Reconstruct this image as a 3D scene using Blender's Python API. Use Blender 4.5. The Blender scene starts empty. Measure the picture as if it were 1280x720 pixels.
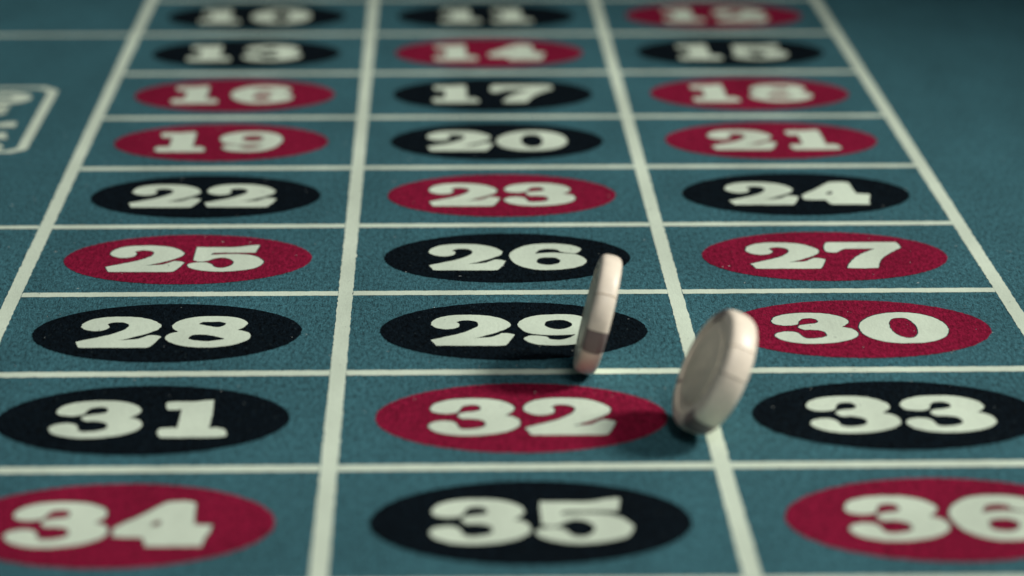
import bpy, bmesh, math, random
from mathutils import Vector, Matrix, noise
from mathutils.geometry import tessellate_polygon

scene = bpy.context.scene
C = scene.collection
CELL = 0.115            # metres across one number box
ROW = 0.71              # depth of a number box, in box widths
rnd = random.Random(7)

# ------------------------------------------------------------------ camera
CX, CY, CZ, PITCH, YAW, ROLL, F = 1.2730, -11.3643, 2.5665, 0.3155, 0.0296, 0.0039, 3386.1
cp, sp = math.cos(PITCH), math.sin(PITCH)
fwd = Vector((math.sin(YAW) * cp, math.cos(YAW) * cp, -sp))
rgt0 = Vector((math.cos(YAW), -math.sin(YAW), 0))
up0 = rgt0.cross(fwd)
rgt = rgt0 * math.cos(ROLL) + up0 * math.sin(ROLL)
upv = -rgt0 * math.sin(ROLL) + up0 * math.cos(ROLL)
cam_pos = Vector((CX, CY, CZ)) * CELL
cam = bpy.data.cameras.new('camera')
cam_o = bpy.data.objects.new('camera', cam)
C.objects.link(cam_o)
M = Matrix((rgt, upv, -fwd)).transposed().to_4x4()
M.translation = cam_pos
cam_o.matrix_world = M
cam.sensor_width = 36
cam.lens = F / 1280 * 36
cam.clip_start, cam.clip_end = 0.05, 50
scene.camera = cam_o


def pixel_point(px, py, z):
    """the place at height z (metres) seen at a pixel of the 1280 x 720 photograph"""
    d = fwd + rgt * ((px - 640) / F) + upv * ((360 - py) / F)
    return cam_pos + d * ((z - cam_pos.z) / d.z)


cam.dof.use_dof = True
cam.dof.focus_distance = (pixel_point(640, 382, 0) - cam_pos).dot(fwd)
cam.dof.aperture_fstop = 6.9

# ------------------------------------------------------------------ light
world = bpy.data.worlds.new('World')
scene.world = world
world.use_nodes = True
bg = world.node_tree.nodes['Background']
bg.inputs[0].default_value = (0.55, 0.8, 1.0, 1)
bg.inputs[1].default_value = 0.045


def spot(name, loc, target, watts, size, angle, blend, col):
    l = bpy.data.lights.new(name, 'SPOT')
    l.energy, l.shadow_soft_size, l.spot_size, l.spot_blend, l.color = watts, size, math.radians(angle), blend, col
    o = bpy.data.objects.new(name, l)
    C.objects.link(o)
    o.location = loc
    o.rotation_euler = (Vector(target) - Vector(loc)).to_track_quat('-Z', 'Y').to_euler()
    return o


KEY_P = Vector((1.70, -0.42, 1.42))
KEY_A = Vector((-0.20, -0.37, 0))
spot('table_lamp_light', KEY_P, KEY_A, 160, 0.20, 35.4, 0.42, (1.0, 0.97, 0.9))
spot('front_fill_light', (0.75, -1.75, 1.7), (0.05, -0.48, 0), 58, 0.30, 27, 0.7, (1.0, 0.97, 0.92))  # added fill, high at the front right, to brighten the chip rims

vs = scene.view_settings
vs.view_transform = 'Standard'
vs.look = 'None'
vs.exposure = 0
vs.gamma = 1

# ------------------------------------------------------------------ materials


def nodes_of(name):
    m = bpy.data.materials.new(name)
    m.use_nodes = True
    nt = m.node_tree
    return m, nt, nt.nodes['Principled BSDF']


def felt_material(name, col, var=0.35, sheen=0.15, bump=0.5, fleck=0.0, spec=0.12):
    m, nt, b = nodes_of(name)
    N, L = nt.nodes, nt.links
    tc = N.new('ShaderNodeTexCoord')
    fine = N.new('ShaderNodeTexNoise')
    fine.inputs['Scale'].default_value = 1700
    fine.inputs['Detail'].default_value = 3
    mid = N.new('ShaderNodeTexNoise')
    mid.inputs['Scale'].default_value = 750
    mid.inputs['Detail'].default_value = 4
    big = N.new('ShaderNodeTexNoise')
    big.inputs['Scale'].default_value = 38
    big.inputs['Detail'].default_value = 4
    nap = N.new('ShaderNodeMapping')            # the nap is brushed along the table
    nap.inputs['Scale'].default_value = (1, 0.4, 1)
    L.new(tc.outputs['Object'], nap.inputs['Vector'])
    for t in (fine, mid, big):
        L.new(nap.outputs['Vector'], t.inputs['Vector'])
    add = N.new('ShaderNodeMath')
    add.operation = 'ADD'
    L.new(fine.outputs['Fac'], add.inputs[0])
    L.new(mid.outputs['Fac'], add.inputs[1])
    rng = N.new('ShaderNodeMapRange')
    rng.inputs['From Min'].default_value = 0.7
    rng.inputs['From Max'].default_value = 1.3
    rng.inputs['To Min'].default_value = 1 - var
    rng.inputs['To Max'].default_value = 1 + var
    L.new(add.outputs[0], rng.inputs['Value'])
    rb = N.new('ShaderNodeMapRange')
    rb.inputs['From Min'].default_value = 0.3
    rb.inputs['From Max'].default_value = 0.7
    rb.inputs['To Min'].default_value = 0.88
    rb.inputs['To Max'].default_value = 1.12
    L.new(big.outputs['Fac'], rb.inputs['Value'])
    mul = N.new('ShaderNodeMath')
    mul.operation = 'MULTIPLY'
    L.new(rng.outputs[0], mul.inputs[0])
    L.new(rb.outputs[0], mul.inputs[1])
    sc = N.new('ShaderNodeVectorMath')
    sc.operation = 'SCALE'
    sc.inputs[0].default_value = col
    L.new(mul.outputs[0], sc.inputs['Scale'])
    out = sc.outputs[0]
    if fleck:
        v = N.new('ShaderNodeTexNoise')
        v.inputs['Scale'].default_value = 900
        v.inputs['Detail'].default_value = 1
        L.new(nap.outputs['Vector'], v.inputs['Vector'])
        fr = N.new('ShaderNodeMapRange')
        fr.inputs['From Min'].default_value = 0.68
        fr.inputs['From Max'].default_value = 0.78
        fr.inputs['To Max'].default_value = fleck
        L.new(v.outputs['Fac'], fr.inputs['Value'])
        mx = N.new('ShaderNodeMix')
        mx.data_type = 'RGBA'
        L.new(fr.outputs[0], mx.inputs['Factor'])
        L.new(out, mx.inputs['A'])
        mx.inputs['B'].default_value = (0.3, 0.42, 0.42, 1)
        out = mx.outputs['Result']
    L.new(out, b.inputs['Base Color'])
    b.inputs['Roughness'].default_value = 0.95
    b.inputs['Specular IOR Level'].default_value = spec
    b.inputs['Sheen Weight'].default_value = sheen
    b.inputs['Sheen Roughness'].default_value = 0.5
    bp = N.new('ShaderNodeBump')
    bp.inputs['Strength'].default_value = bump
    bp.inputs['Distance'].default_value = 0.0006
    L.new(add.outputs[0], bp.inputs['Height'])
    L.new(bp.outputs[0], b.inputs['Normal'])
    return m


TEAL = felt_material('teal_felt', (0.040, 0.125, 0.151), 0.6, 0.0, 0.7, 0.12)
RED = felt_material('red_print', (0.212, 0.0075, 0.034), 0.5, 0.0, 0.6, 0.05, 0.06)
BLACK = felt_material('black_print', (0.0028, 0.0062, 0.0095), 0.8, 0.0, 0.8, 0.05, 0.04)
CREAM = felt_material('cream_print', (0.62, 0.72, 0.59), 0.05, 0.0, 0.15)
EDGE = felt_material('print_gap', (0.020, 0.055, 0.060), 0.3, 0.0, 0.4)


def chip_material(name, col, rough=0.38, grain=0.08):
    m, nt, b = nodes_of(name)
    N, L = nt.nodes, nt.links
    tc = N.new('ShaderNodeTexCoord')
    n = N.new('ShaderNodeTexNoise')
    n.inputs['Scale'].default_value = 260
    n.inputs['Detail'].default_value = 5
    L.new(tc.outputs['Object'], n.inputs['Vector'])
    r = N.new('ShaderNodeMapRange')
    r.inputs['From Min'].default_value = 0.3
    r.inputs['From Max'].default_value = 0.7
    r.inputs['To Min'].default_value = 1 - grain
    r.inputs['To Max'].default_value = 1 + grain
    L.new(n.outputs['Fac'], r.inputs['Value'])
    s = N.new('ShaderNodeVectorMath')
    s.operation = 'SCALE'
    s.inputs[0].default_value = col
    L.new(r.outputs[0], s.inputs['Scale'])
    L.new(s.outputs[0], b.inputs['Base Color'])
    b.inputs['Roughness'].default_value = rough
    b.inputs['Specular IOR Level'].default_value = 0.35
    bp = N.new('ShaderNodeBump')
    bp.inputs['Strength'].default_value = 0.15
    bp.inputs['Distance'].default_value = 0.0003
    L.new(n.outputs['Fac'], bp.inputs['Height'])
    L.new(bp.outputs[0], b.inputs['Normal'])
    return m


CHIP = chip_material('cream_clay', (0.95, 0.85, 0.70))
CHIP_FACE = chip_material('cream_face', (0.88, 0.80, 0.63))
CHIP_DARK = chip_material('plum_clay', (0.25, 0.195, 0.185))

# ------------------------------------------------------------------ mesh helpers


def link(name, verts, faces, mats, parent=None, fmat=None, smooth=False):
    me = bpy.data.meshes.new(name)
    me.from_pydata(verts, [], faces)
    for m in (mats if isinstance(mats, (list, tuple)) else [mats]):
        me.materials.append(m)
    if fmat:
        for p, i in zip(me.polygons, fmat):
            p.material_index = i
    if smooth:
        for p in me.polygons:
            p.use_smooth = True
    me.update()
    o = bpy.data.objects.new(name, me)
    C.objects.link(o)
    if parent:
        o.parent = parent
    return o


def catmull(pts, step=5):
    """closed smooth outline through pts; a third entry marks a sharp corner"""
    n = len(pts)
    out = []
    for i in range(n):
        p1, p2 = pts[i], pts[(i + 1) % n]
        p0 = pts[i - 1] if len(p1) < 3 else p1
        p3 = pts[(i + 2) % n] if len(p2) < 3 else p2
        for k in range(step):
            t = k / step
            q = []
            for a in (0, 1):
                m1 = (p2[a] - p0[a]) / 2
                m2 = (p3[a] - p1[a]) / 2
                q.append((2 * t**3 - 3 * t**2 + 1) * p1[a] + (t**3 - 2 * t**2 + t) * m1
                         + (-2 * t**3 + 3 * t**2) * p2[a] + (t**3 - t**2) * m2)
            out.append(tuple(q))
    return out


def rough(pts, seed, amp=0.0020):
    """the slightly furry edge of ink on felt, in box widths"""
    out = []
    for x, y in pts:
        v = Vector((x * 70 + seed, y * 70, seed))
        w = noise.noise_vector(v) + 0.5 * noise.noise_vector(v * 2.6)
        out.append((x + w.x * amp, y + w.y * amp))
    return out


def fill(loops, z):
    """triangulated flat face from an outline and its holes (box widths -> metres)"""
    flat = [q for l in loops for q in l]
    tris = tessellate_polygon([[Vector((x, y, 0)) for x, y in l] for l in loops])
    verts = [(x * CELL, y * CELL, z) for x, y in flat]
    faces = []
    for a, b, c in tris:
        A, B, D = flat[a], flat[b], flat[c]
        ar = (B[0] - A[0]) * (D[1] - A[1]) - (B[1] - A[1]) * (D[0] - A[0])
        if abs(ar) > 1e-10:
            faces.append((a, b, c) if ar > 0 else (a, c, b))
    return verts, faces


Z_LINE, Z_OVAL, Z_GAP, Z_DIGIT = 0.00010, 0.00016, 0.00022, 0.00028

# digit outlines: width, height, loops (box widths, origin at the lower left)
GLYPH = {
    '0': (0.2505, 0.2686, [[[0.0024,0.156],[0.0146,0.1899],[0.0375,0.2239],[0.0659,0.249],[0.0997,0.2644],[0.1406,0.2686],[0.1836,0.2581],[0.2153,0.2346],[0.2365,0.2032],[0.2486,0.1653],[0.2505,0.1212],[0.2439,0.0844],[0.2281,0.0514],[0.2,0.0222],[0.1621,0.0045],[0.118,0.0],[0.0797,0.0046],[0.0493,0.0183],[0.0248,0.0418],[0.0059,0.0753],[0.0,0.1155]],[[0.0914,0.1783],[0.1041,0.2089],[0.1237,0.2203],[0.1451,0.2151],[0.1588,0.1839],[0.1645,0.1396],[0.1615,0.0959],[0.1498,0.0594],[0.132,0.0445],[0.1133,0.0501],[0.0975,0.0736],[0.0887,0.114],[0.0876,0.1477]]]),
    '1': (0.1846, 0.2833, [[[0.0036,0.2528,1],[0.0113,0.2706],[0.0425,0.273],[0.0782,0.2723],[0.1069,0.2808],[0.134,0.2833,1],[0.1363,0.1706],[0.1362,0.0669,1],[0.1583,0.071],[0.1754,0.0604],[0.1846,0.032],[0.1775,0.0041],[0.0969,0.0],[0.02,0.0015],[0.0068,0.0129],[0.0,0.0411],[0.0057,0.0665],[0.0297,0.0717],[0.0511,0.0713,1],[0.0509,0.1431],[0.0501,0.2104,1],[0.0274,0.209],[0.0124,0.214]]]),
    '2': (0.239, 0.2738, [[[0.0,0.1889],[0.0057,0.2227],[0.0245,0.2497],[0.0554,0.2677],[0.0987,0.2738],[0.1432,0.2703],[0.1797,0.2572],[0.2085,0.2327],[0.2267,0.2018],[0.2305,0.1848],[0.2243,0.158],[0.207,0.1349],[0.1854,0.1119],[0.1615,0.0925],[0.1396,0.0751],[0.119,0.0669,1],[0.1468,0.0684],[0.172,0.0745],[0.1878,0.0887],[0.2032,0.107],[0.2206,0.1067],[0.239,0.0944,1],[0.2298,0.0551],[0.2167,0.013,1],[0.2051,0.0003],[0.1497,0.0],[0.0856,0.0011],[0.0322,0.0021],[0.0139,0.0037,1],[0.0004,0.0527,1],[0.0342,0.075],[0.0643,0.0942],[0.0941,0.1169],[0.1172,0.1431],[0.1321,0.1663],[0.1369,0.1932],[0.1295,0.2116],[0.113,0.2228],[0.0911,0.2225],[0.0731,0.2079,1],[0.0819,0.1874],[0.078,0.1639],[0.0623,0.1494],[0.041,0.1458],[0.0204,0.1549],[0.0064,0.1719]]]),
    '3': (0.24, 0.2739, [[[0.0056,0.2059],[0.0182,0.2366],[0.0443,0.2584],[0.0747,0.2697],[0.1133,0.2739],[0.1531,0.2711],[0.187,0.258],[0.2119,0.2367],[0.225,0.2123],[0.227,0.1883],[0.2169,0.1646],[0.2018,0.1445,1],[0.2214,0.1354],[0.2354,0.1156],[0.24,0.0834],[0.2316,0.0569],[0.2095,0.0329],[0.1787,0.015],[0.1425,0.0039],[0.103,0.0],[0.0689,0.0039],[0.0401,0.0155],[0.0162,0.033],[0.0037,0.0543],[0.0,0.0743],[0.0096,0.0941],[0.0274,0.1052],[0.0495,0.1068],[0.0668,0.0965],[0.0746,0.0776],[0.0781,0.0577],[0.0896,0.0462],[0.1091,0.0452],[0.1318,0.0521],[0.1467,0.0651],[0.1501,0.0816],[0.1465,0.1031],[0.132,0.1168],[0.1108,0.1225],[0.0889,0.1229],[0.0752,0.1447,1],[0.0854,0.1635],[0.1063,0.1713],[0.1271,0.1778],[0.1387,0.1898],[0.138,0.2091],[0.1276,0.223],[0.1114,0.226],[0.0937,0.2181],[0.0843,0.1976],[0.0779,0.1739],[0.0587,0.1619],[0.0345,0.1624],[0.0147,0.1716],[0.0066,0.1867]]]),
    '4': (0.2452, 0.2898, [[[0.0,0.1164,1],[0.0224,0.1474],[0.0622,0.1986],[0.1017,0.2595],[0.1179,0.2818],[0.1402,0.2898],[0.1747,0.2891],[0.1942,0.2756,1],[0.1954,0.2047],[0.1995,0.141,1],[0.2214,0.1337],[0.2452,0.1315,1],[0.241,0.0833],[0.2338,0.061,1],[0.2287,0.0,1],[0.1702,0.0012],[0.0908,0.0027,1],[0.0786,0.0584,1],[0.043,0.0592],[0.0034,0.0655,1]],[[0.0888,0.1346,1],[0.1021,0.1602],[0.1151,0.1657,1],[0.1133,0.137],[0.0982,0.1304]]]),
    '5': (0.2391, 0.2817, [[[0.0155,0.2631,1],[0.0504,0.2601],[0.0982,0.2594],[0.1341,0.2588],[0.1692,0.2711],[0.1926,0.2789],[0.2176,0.2817,1],[0.2136,0.2478],[0.2082,0.1997,1],[0.1738,0.1995],[0.1262,0.2003],[0.0741,0.1987],[0.0662,0.1782,1],[0.092,0.1817],[0.1273,0.1851],[0.163,0.1829],[0.1945,0.1721],[0.2196,0.1479],[0.2356,0.1162],[0.2391,0.0966],[0.2336,0.0694],[0.2191,0.0388],[0.1899,0.02],[0.1491,0.0054],[0.1076,0.0],[0.0653,0.0068],[0.0315,0.0227],[0.009,0.0423],[0.0,0.0656],[0.0054,0.0849],[0.0255,0.0962],[0.0488,0.0982],[0.0684,0.0877],[0.0793,0.0681],[0.0877,0.0487],[0.1048,0.0384],[0.1253,0.0457],[0.1402,0.0671],[0.1453,0.0942],[0.139,0.1178],[0.1235,0.1377],[0.1016,0.1475],[0.0788,0.1369],[0.0616,0.1152,1],[0.0458,0.1076],[0.0292,0.1094],[0.0154,0.1199,1],[0.0146,0.187]]]),
    '6': (0.2445, 0.2801, [[[0.0,0.1501],[0.0083,0.1937],[0.031,0.2334],[0.0632,0.2652],[0.1022,0.2784],[0.1504,0.2801],[0.1931,0.2672],[0.2209,0.2464],[0.2336,0.214],[0.2226,0.1861],[0.2077,0.1744],[0.1843,0.1836],[0.1656,0.1911,1],[0.1548,0.2153],[0.1288,0.2237],[0.1046,0.2161],[0.0919,0.1963],[0.0826,0.1709,1],[0.1079,0.1784],[0.1414,0.1819],[0.1768,0.1757],[0.212,0.164],[0.232,0.1383],[0.2445,0.1066],[0.2444,0.0831],[0.2322,0.0522],[0.2073,0.0256],[0.1714,0.0085],[0.1289,0.0],[0.087,0.0022],[0.0549,0.0204],[0.0255,0.0518],[0.0079,0.0949]],[[0.0856,0.0897],[0.0913,0.117],[0.1059,0.1286],[0.1274,0.1321],[0.1484,0.1255],[0.1605,0.1041],[0.1596,0.0845],[0.1481,0.0629],[0.1241,0.0525],[0.1032,0.0582],[0.0896,0.0701]]]),
    '7': (0.2379, 0.2665, [[[0.011,0.2569,1],[0.0208,0.2665],[0.0764,0.2656],[0.1492,0.2661],[0.2217,0.2649],[0.2344,0.2532],[0.2379,0.2084,1],[0.2062,0.1687],[0.1746,0.1214],[0.1529,0.0744],[0.1357,0.003,1],[0.0847,0.0],[0.0441,0.0045,1],[0.053,0.0408],[0.0753,0.0953],[0.1038,0.1424],[0.1299,0.1724],[0.1555,0.1977,1],[0.1149,0.2],[0.0667,0.1991],[0.0506,0.1873],[0.0355,0.1659],[0.0157,0.1614],[0.0028,0.1721],[0.0,0.2002],[0.004,0.2326]]]),
    '8': (0.2436, 0.2744, [[[0.0112,0.181],[0.0153,0.208],[0.0302,0.2384],[0.059,0.2619],[0.0933,0.2731],[0.133,0.2744],[0.1731,0.2689],[0.2028,0.2526],[0.222,0.2283],[0.2277,0.2077],[0.2209,0.1774],[0.201,0.1488,1],[0.2211,0.1404],[0.2376,0.1201],[0.2436,0.0935],[0.2369,0.0639],[0.2151,0.0349],[0.1824,0.0127],[0.1405,0.0005],[0.0978,0.0],[0.0584,0.0117],[0.0264,0.035],[0.0069,0.0615],[0.0,0.0846],[0.0064,0.1142],[0.0325,0.1371,1],[0.0184,0.1607]],[[0.0878,0.2047],[0.0974,0.2222],[0.1236,0.2232],[0.1478,0.2227],[0.1617,0.2123],[0.1657,0.202],[0.1571,0.1852],[0.1447,0.1753],[0.1222,0.1838],[0.1017,0.195]],[[0.0666,0.0801],[0.0725,0.0998],[0.0867,0.1108],[0.1151,0.1077],[0.142,0.0953],[0.1682,0.0763],[0.1614,0.0653],[0.1279,0.0528],[0.102,0.0552],[0.0775,0.0648]]]),
    '9': (0.2282, 0.276, [[[0.0,0.1823],[0.0076,0.2163],[0.0285,0.2468],[0.0602,0.267],[0.096,0.2747],[0.1383,0.276],[0.1713,0.2685],[0.1991,0.2473],[0.2173,0.216],[0.2282,0.1749],[0.2257,0.1311],[0.2117,0.0747],[0.1924,0.0388],[0.1674,0.0144],[0.1366,0.0019],[0.0978,0.0],[0.0615,0.0052],[0.0361,0.0187],[0.0196,0.0419],[0.0138,0.0617],[0.023,0.078],[0.0406,0.0863],[0.0644,0.0819],[0.0814,0.0737,1],[0.0893,0.0551],[0.1063,0.0482],[0.1281,0.0498],[0.1461,0.0659],[0.1649,0.0954,1],[0.1408,0.0912],[0.108,0.0878],[0.0755,0.0904],[0.0497,0.0975],[0.0262,0.1112],[0.0097,0.1416]],[[0.078,0.181],[0.0869,0.2114],[0.1072,0.2227],[0.1293,0.2244],[0.1465,0.2138],[0.1586,0.1897],[0.1553,0.166],[0.1413,0.1494],[0.119,0.1397],[0.0996,0.1468],[0.0849,0.1619]]]),
}
DIGIT_H = 0.277

# ------------------------------------------------------------------ the felt
X0, X1, Y0, Y1 = -1.3, 2.2, -1.15, 2.6
felt = link('felt_layout', [(x, y, z) for z in (-0.004, 0) for x, y in ((X0, Y0), (X1, Y0), (X1, Y1), (X0, Y1))],
            [(3, 2, 1, 0), (4, 5, 6, 7), (0, 1, 5, 4), (1, 2, 6, 5), (2, 3, 7, 6), (3, 0, 4, 7)], TEAL)
felt['label'] = 'teal felt roulette layout printed with a cream grid of red and black numbered ovals'
felt['category'] = 'betting layout'


def strip(name, a, b, width, seed, z=Z_LINE):
    """one printed line from a to b (box widths)"""
    ax, ay = a
    bx, by = b
    ln = math.hypot(bx - ax, by - ay)
    ux, uy = (bx - ax) / ln, (by - ay) / ln
    n = max(4, int(ln / 0.012))
    L, Rr = [], []
    for i in range(n + 1):
        t = ln * i / n
        for s, lst in ((1, L), (-1, Rr)):
            v = Vector((t * 45, s * 9.3 + seed * 3.1, seed * 1.7))
            w = noise.noise(v) + 0.6 * noise.noise(v * 2.3)
            h = s * (width / 2 + w * 0.0026)
            lst.append(((ax + ux * t - uy * h) * CELL, (ay + uy * t + ux * h) * CELL, z))
    verts = L + Rr
    faces = [(i, n + 1 + i, n + 2 + i, i + 1) for i in range(n)]
    return link(name, verts, faces, CREAM, felt)


LW = 0.044
FIRST, LAST = -2, 9         # row lines; 0 lies between 10 and 13
sd = 1
for i in range(4):
    strip('grid_line', (i, -FIRST * ROW + LW / 2), (i, -LAST * ROW), LW, sd)
    sd += 1
for n in range(FIRST, LAST + 1):
    for c in range(3):
        strip('grid_line', (c + LW / 2 + .001, -n * ROW), (c + 1 - LW / 2 - .001, -n * ROW), 0.042, sd)
        sd += 1
for n in (0, 4):            # lines between the dozens
    strip('grid_line', (-1.0, -n * ROW), (-LW / 2 - .001, -n * ROW), 0.034, sd)
    sd += 1
strip('grid_line', (-1.0 - LW / 2, -FIRST * ROW), (-1.0 - LW / 2, -LAST * ROW), LW, sd)


def outline_strip(loops, grow, z, dy):
    """thin ring of bare felt round a printed figure"""
    verts, faces = [], []
    for l in loops:
        n = len(l)
        area = sum(l[i][0] * l[(i + 1) % n][1] - l[(i + 1) % n][0] * l[i][1] for i in range(n))
        sgn = 1
        base = len(verts)
        outer_is = loops.index(l) == 0
        for i in range(n):
            x, y = l[i]
            tx, ty = l[(i + 1) % n][0] - l[i - 1][0], l[(i + 1) % n][1] - l[i - 1][1]
            ln = math.hypot(tx, ty) or 1
            nx, ny = ty / ln, -tx / ln          # outward for a counter-clockwise loop
            if area < 0:
                nx, ny = -nx, -ny
            if not outer_is:
                nx, ny = -nx, -ny
            verts.append(((x - nx * 0.002) * CELL, (y - ny * 0.002) * CELL, z))
            verts.append(((x + nx * grow) * CELL, (y + ny * grow + dy) * CELL, z))
        for i in range(n):
            a, b = base + 2 * i, base + 2 * ((i + 1) % n)
            faces.append((a, b, b + 1, a + 1))
    return verts, faces


def glyph_loops(ch, x, y, h=DIGIT_H, wide=1.0, seed=0.0, turn=False):
    w0, h0, loops = GLYPH[ch]
    s = h / h0
    out = []
    for l in loops:
        pts = [(q[0] * s * wide, q[1] * s) + ((1,) if len(q) > 2 else ()) for q in l]
        c = catmull(pts)
        if turn:                    # written to be read from the left-hand side of the table
            c = [(x + b, y - a) for a, b in c]
        else:
            c = [(x + a, y + b) for a, b in c]
        out.append(rough(c, seed))
    return out, w0 * s * wide


REDS = {1, 3, 5, 7, 9, 12, 14, 16, 18, 19, 21, 23, 25, 27, 30, 32, 34, 36}
for num in range(7, 37):
    col, row = (num - 10) % 3, (num - 10) // 3 - 1
    cx, cy = col + 0.5 + (col - 1) * 0.006, -(row + 0.5) * ROW
    red = num in REDS
    ring = [(cx + 0.389 * math.cos(a), cy + 0.259 * math.sin(a)) for a in (2 * math.pi * k / 220 for k in range(220))]
    v, f = fill([rough(ring, num * 1.3, 0.0028)], Z_OVAL)
    ov = link('number_oval', v, f, RED if red else BLACK, felt)
    ov['label'] = ('red' if red else 'black') + ' oval printed with the number %d' % num
    s = str(num)
    ws = [GLYPH[ch][0] * DIGIT_H / GLYPH[ch][1] for ch in s]
    gaps = [(0.045 if '1' in (s[i], s[i + 1]) else 0.012) for i in range(len(s) - 1)]
    x = cx + (col - 1) * 0.006 - (sum(ws) + sum(gaps)) / 2
    for i, ch in enumerate(s):
        loops, w = glyph_loops(ch, x, cy - DIGIT_H / 2 + 0.001, seed=num * 2.7 + i)
        v, f = fill(loops, Z_DIGIT)
        mi = [0] * len(f)
        if red:
            v2, f2 = outline_strip(loops, 0.0030, Z_GAP, 0.0025)
            k = len(v)
            v, f, mi = v + v2, f + [tuple(a + k for a in q) for q in f2], mi + [1] * len(f2)
        link('digit', v, f, [CREAM, EDGE], ov, mi)
        x += w + (gaps[i] if i < len(gaps) else 0)

# frame with 2nd 12 at the left, read from that side of the table
fo = [(-0.259, -0.925), (-0.200, -0.985), (-0.200, -1.868), (-0.250, -1.915), (-0.780, -1.915), (-0.84, -1.865), (-0.84, -0.985), (-0.785, -0.925)]
fi = []
fc = (-0.52, -1.42)
for x, y in fo:
    fi.append((x + (0.038 if x < fc[0] else -0.038) * (1 if abs(x - fc[0]) > 0.3 else 0.6), y + (0.030 if y < fc[1] else -0.030) * (1 if abs(y - fc[1]) > 0.47 else 0.5)))


def dense(poly, step=0.012):
    out = []
    for i in range(len(poly)):
        a, b = poly[i], poly[(i + 1) % len(poly)]
        n = max(1, int(math.hypot(b[0] - a[0], b[1] - a[1]) / step))
        out += [(a[0] + (b[0] - a[0]) * k / n, a[1] + (b[1] - a[1]) * k / n) for k in range(n)]
    return out


v, f = fill([rough(dense(fo), 3.3), rough(dense(fi), 5.1)], Z_OVAL)
frame = link('dozen_frame', v, f, CREAM, felt)
frame['label'] = 'cream eight-sided outline round the words 2nd 12'

GLYPH['n'] = (0.27, 0.19, [[(0.0, 0.19, 1), (0.10, 0.19, 1), (0.105, 0.165, 1), (0.14, 0.19), (0.19, 0.19), (0.235, 0.16), (0.24, 0.11), (0.24, 0.045, 1), (0.27, 0.035, 1), (0.27, 0.0, 1), (0.145, 0.0, 1), (0.145, 0.035, 1), (0.155, 0.05), (0.155, 0.13), (0.13, 0.145), (0.11, 0.13), (0.11, 0.045, 1), (0.125, 0.035, 1), (0.125, 0.0, 1), (0.0, 0.0, 1), (0.0, 0.035, 1), (0.025, 0.045, 1), (0.025, 0.145, 1), (0.0, 0.155, 1)]])
GLYPH['d'] = (0.25, 0.29, [[(0.105, 0.29, 1), (0.215, 0.29, 1), (0.215, 0.045, 1), (0.25, 0.035, 1), (0.25, 0.0, 1), (0.14, 0.0, 1), (0.135, 0.02, 1), (0.09, -0.004), (0.03, 0.02), (0.0, 0.09), (0.03, 0.165), (0.09, 0.193), (0.132, 0.175, 1), (0.132, 0.25, 1), (0.105, 0.255, 1)], [(0.132, 0.14), (0.11, 0.15), (0.09, 0.1), (0.11, 0.045), (0.132, 0.055)]])
base_x = -0.665
y = -1.02
for ch, h, wd, gap in (('2', 0.375, 0.60, 0.008), ('n', 0.31, 0.40, 0.010), ('d', 0.375, 0.50, 0.06), ('1', 0.375, 0.50, 0.015), ('2', 0.375, 0.50, 0)):
    loops, w = glyph_loops(ch, base_x, y, h, wd, y * 9, True)
    v, f = fill(loops, Z_DIGIT)
    link('digit' if ch in '12' else 'letter', v, f, CREAM, frame)
    y -= w + gap

# lint and loose fibres on the felt: nobody could count them
bm = bmesh.new()
for k in range(260):
    px, py = rnd.uniform(-40, 1320), rnd.uniform(150, 520)
    p = pixel_point(px, py, 0)
    a = rnd.uniform(0, math.tau)
    ln = rnd.uniform(0.00015, 0.0005) * (1 if rnd.random() < 0.93 else 2.2)
    w = rnd.uniform(0.00005, 0.00010)
    d = Vector((math.cos(a), math.sin(a), 0))
    s = Vector((-d.y, d.x, 0))
    z = rnd.uniform(0.0004, 0.0006)
    bend = s * ln * rnd.uniform(-0.4, 0.4)
    rows = []
    for t, o in ((-1, Vector()), (0, bend), (1, Vector())):
        q = p + d * ln * t + o + Vector((0, 0, z))
        rows.append([bm.verts.new(q + s * w), bm.verts.new(q - s * w), bm.verts.new(q + Vector((0, 0, w * 1.6)))])
    for i in (0, 1):
        for j in range(3):
            bm.faces.new((rows[i][j], rows[i][(j + 1) % 3], rows[i + 1][(j + 1) % 3], rows[i + 1][j]))
    bm.faces.new(rows[0][::-1])
    bm.faces.new(rows[2])
me = bpy.data.meshes.new('lint')
bm.to_mesh(me)
bm.free()
me.materials.append(chip_material('lint_fibre', (0.42, 0.46, 0.44), 0.9))
lint = bpy.data.objects.new('lint', me)
C.objects.link(lint)
lint['kind'] = 'stuff'

# ------------------------------------------------------------------ chips
R = 0.170 * CELL


def ring_sector(a0, a1, prof, n):
    """a profile (radius, height) swept about the chip's axis, closed at both ends"""
    verts, faces = [], []
    m = len(prof)
    for i in range(n + 1):
        a = a0 + (a1 - a0) * i / n
        for r, h in prof:
            verts.append((r * math.cos(a), r * math.sin(a), h))
    for i in range(n):
        for j in range(m):
            k = (j + 1) % m
            faces.append((i * m + j, (i + 1) * m + j, (i + 1) * m + k, i * m + k))
    faces.append(tuple(range(m)))
    faces.append(tuple(n * m + j for j in range(m))[::-1])
    return verts, faces


def lathe(prof, n=72):
    verts, faces = [], []
    m = len(prof)
    for i in range(n):
        a = 2 * math.pi * i / n
        verts += [(r * math.cos(a), r * math.sin(a), h) for r, h in prof]
    for i in range(n):
        for j in range(m - 1):
            b = ((i + 1) % n) * m
            faces.append((i * m + j, b + j, b + j + 1, i * m + j + 1))
    faces.append(tuple(i * m for i in range(n))[::-1])
    faces.append(tuple(i * m + m - 1 for i in range(n)))
    return verts, faces


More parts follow.
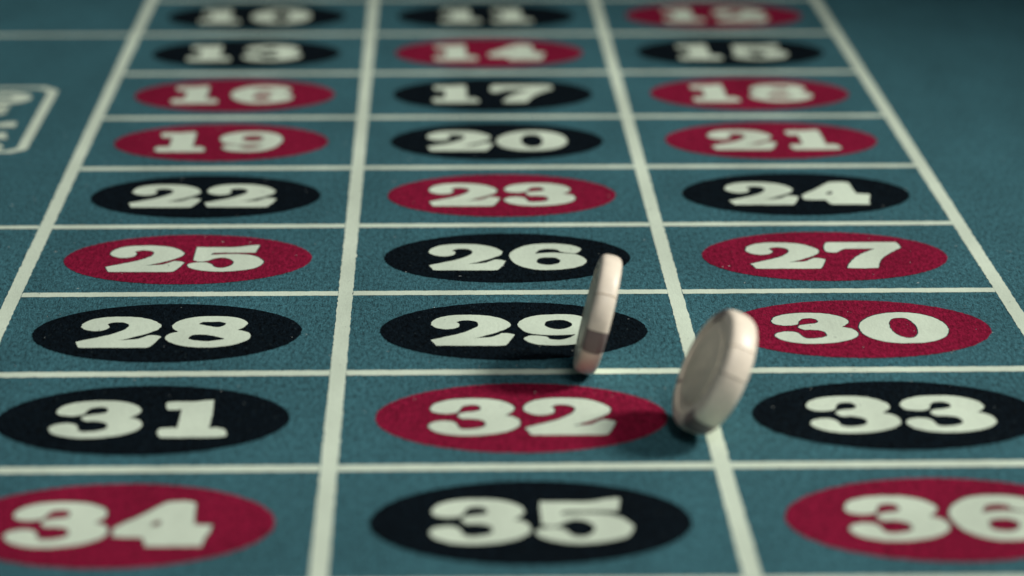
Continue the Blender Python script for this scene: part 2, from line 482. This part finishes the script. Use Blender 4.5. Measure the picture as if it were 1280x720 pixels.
def soften(o, angle=35):
    for p in o.data.polygons:
        p.use_smooth = True
    o.data.set_sharp_from_angle(angle=math.radians(angle))


def make_chip(label, px, py, axis_px, facing, thick, sectors):
    """axis_px: direction of the long axis in the photograph; facing: how far the near face turns to the camera;
    sectors: (from, to, 'cream' | 'dark') angles round the rim, 90 at the top, 0 on the side seen"""
    t = thick
    ax, ay = axis_px
    ln = math.hypot(ax, ay)
    m_img = rgt * (ax / ln) + upv * (-ay / ln)
    side = m_img.cross(-fwd).normalized()           # to the right of the axis, in the image plane
    n = (-side) * math.sqrt(1 - facing**2) + (-fwd) * facing
    mdir = m_img
    w = mdir.cross(n).normalized()
    if w.dot(-fwd) < 0:
        w = -w
    if w.cross(mdir).dot(n) < 0:
        flip = -1
    else:
        flip = 1
    h = R * math.sqrt(max(0, 1 - n.z**2)) + t / 2 * abs(n.z) - 0.0002
    c = pixel_point(px, py, h)
    root = bpy.data.objects.new('casino_chip', None)
    root.empty_display_size = 0.02
    C.objects.link(root)
    Mx = Matrix((w, mdir, n * flip)).transposed().to_4x4()
    Mx.translation = c
    root.matrix_world = Mx
    root['label'] = label
    root['category'] = 'casino chip'
    root['group'] = 'cream chips rolling on the felt'
    hb = t / 2
    r_in = R * 0.78
    v, f = lathe([(r_in + .0003, -hb + .0004), (r_in + .0003, hb - .0004)])
    o = link('body', v, f, CHIP, root)
    br = 0.0024                                     # the edge is rounded right over
    prof = [(r_in, -hb)]
    for d in range(-90, 91, 15):
        q = math.radians(d)
        prof.append((R - br + br * math.cos(q) ** 0.75 if abs(d) < 90 else R - br, hb * math.copysign(abs(math.sin(q)) ** 0.75, d)))
    prof += [(r_in, hb)]
    for a0, a1, kind in sectors:
        g = math.degrees(0.00016 / R)
        v, f = ring_sector(math.radians(a0 + g), math.radians(a1 - g), prof, max(4, int((a1 - a0) / 4)))
        o = link('edge_insert' if kind == 'cream' else 'edge_spot', v, f, CHIP if kind == 'cream' else CHIP_DARK, root)
        soften(o)
        if kind != 'cream':
            o['label'] = 'dark plum edge spot'
    for s in (1, -1):
        v, f = lathe([(R * 0.62, s * (hb - .0006)), (R * 0.62, s * (hb - .0001)), (R * 0.60, s * (hb + .00005))])
        if s < 0:
            f = [q[::-1] for q in f]
        o = link('inlay', v, f, CHIP_FACE, root)
        soften(o)
    return root


def full(cuts):
    """close the circle: list of (start, kind) in degrees"""
    out = []
    for i, (a, k) in enumerate(cuts):
        b = cuts[(i + 1) % len(cuts)][0]
        if b <= a:
            b += 360
        out.append((a, b, k))
    return out


make_chip('cream chip tilted on its rim beside the red 30 oval, shaded face left', 893, 465, (63, -145), 0.25, 0.0088,
          full([(-52, 'cream'), (2, 'cream'), (30, 'cream'), (88, 'dark'), (118, 'cream'), (203, 'dark'), (208, 'cream'), (284, 'dark')]))
make_chip('slender cream chip almost edge on, upright over the black 29 oval', 747, 393, (37, -150), 0.04, 0.0070,
          full([(-16, 'cream'), (20, 'cream'), (86, 'dark'), (112, 'cream'), (196, 'dark'), (220, 'cream'), (321, 'dark')]))
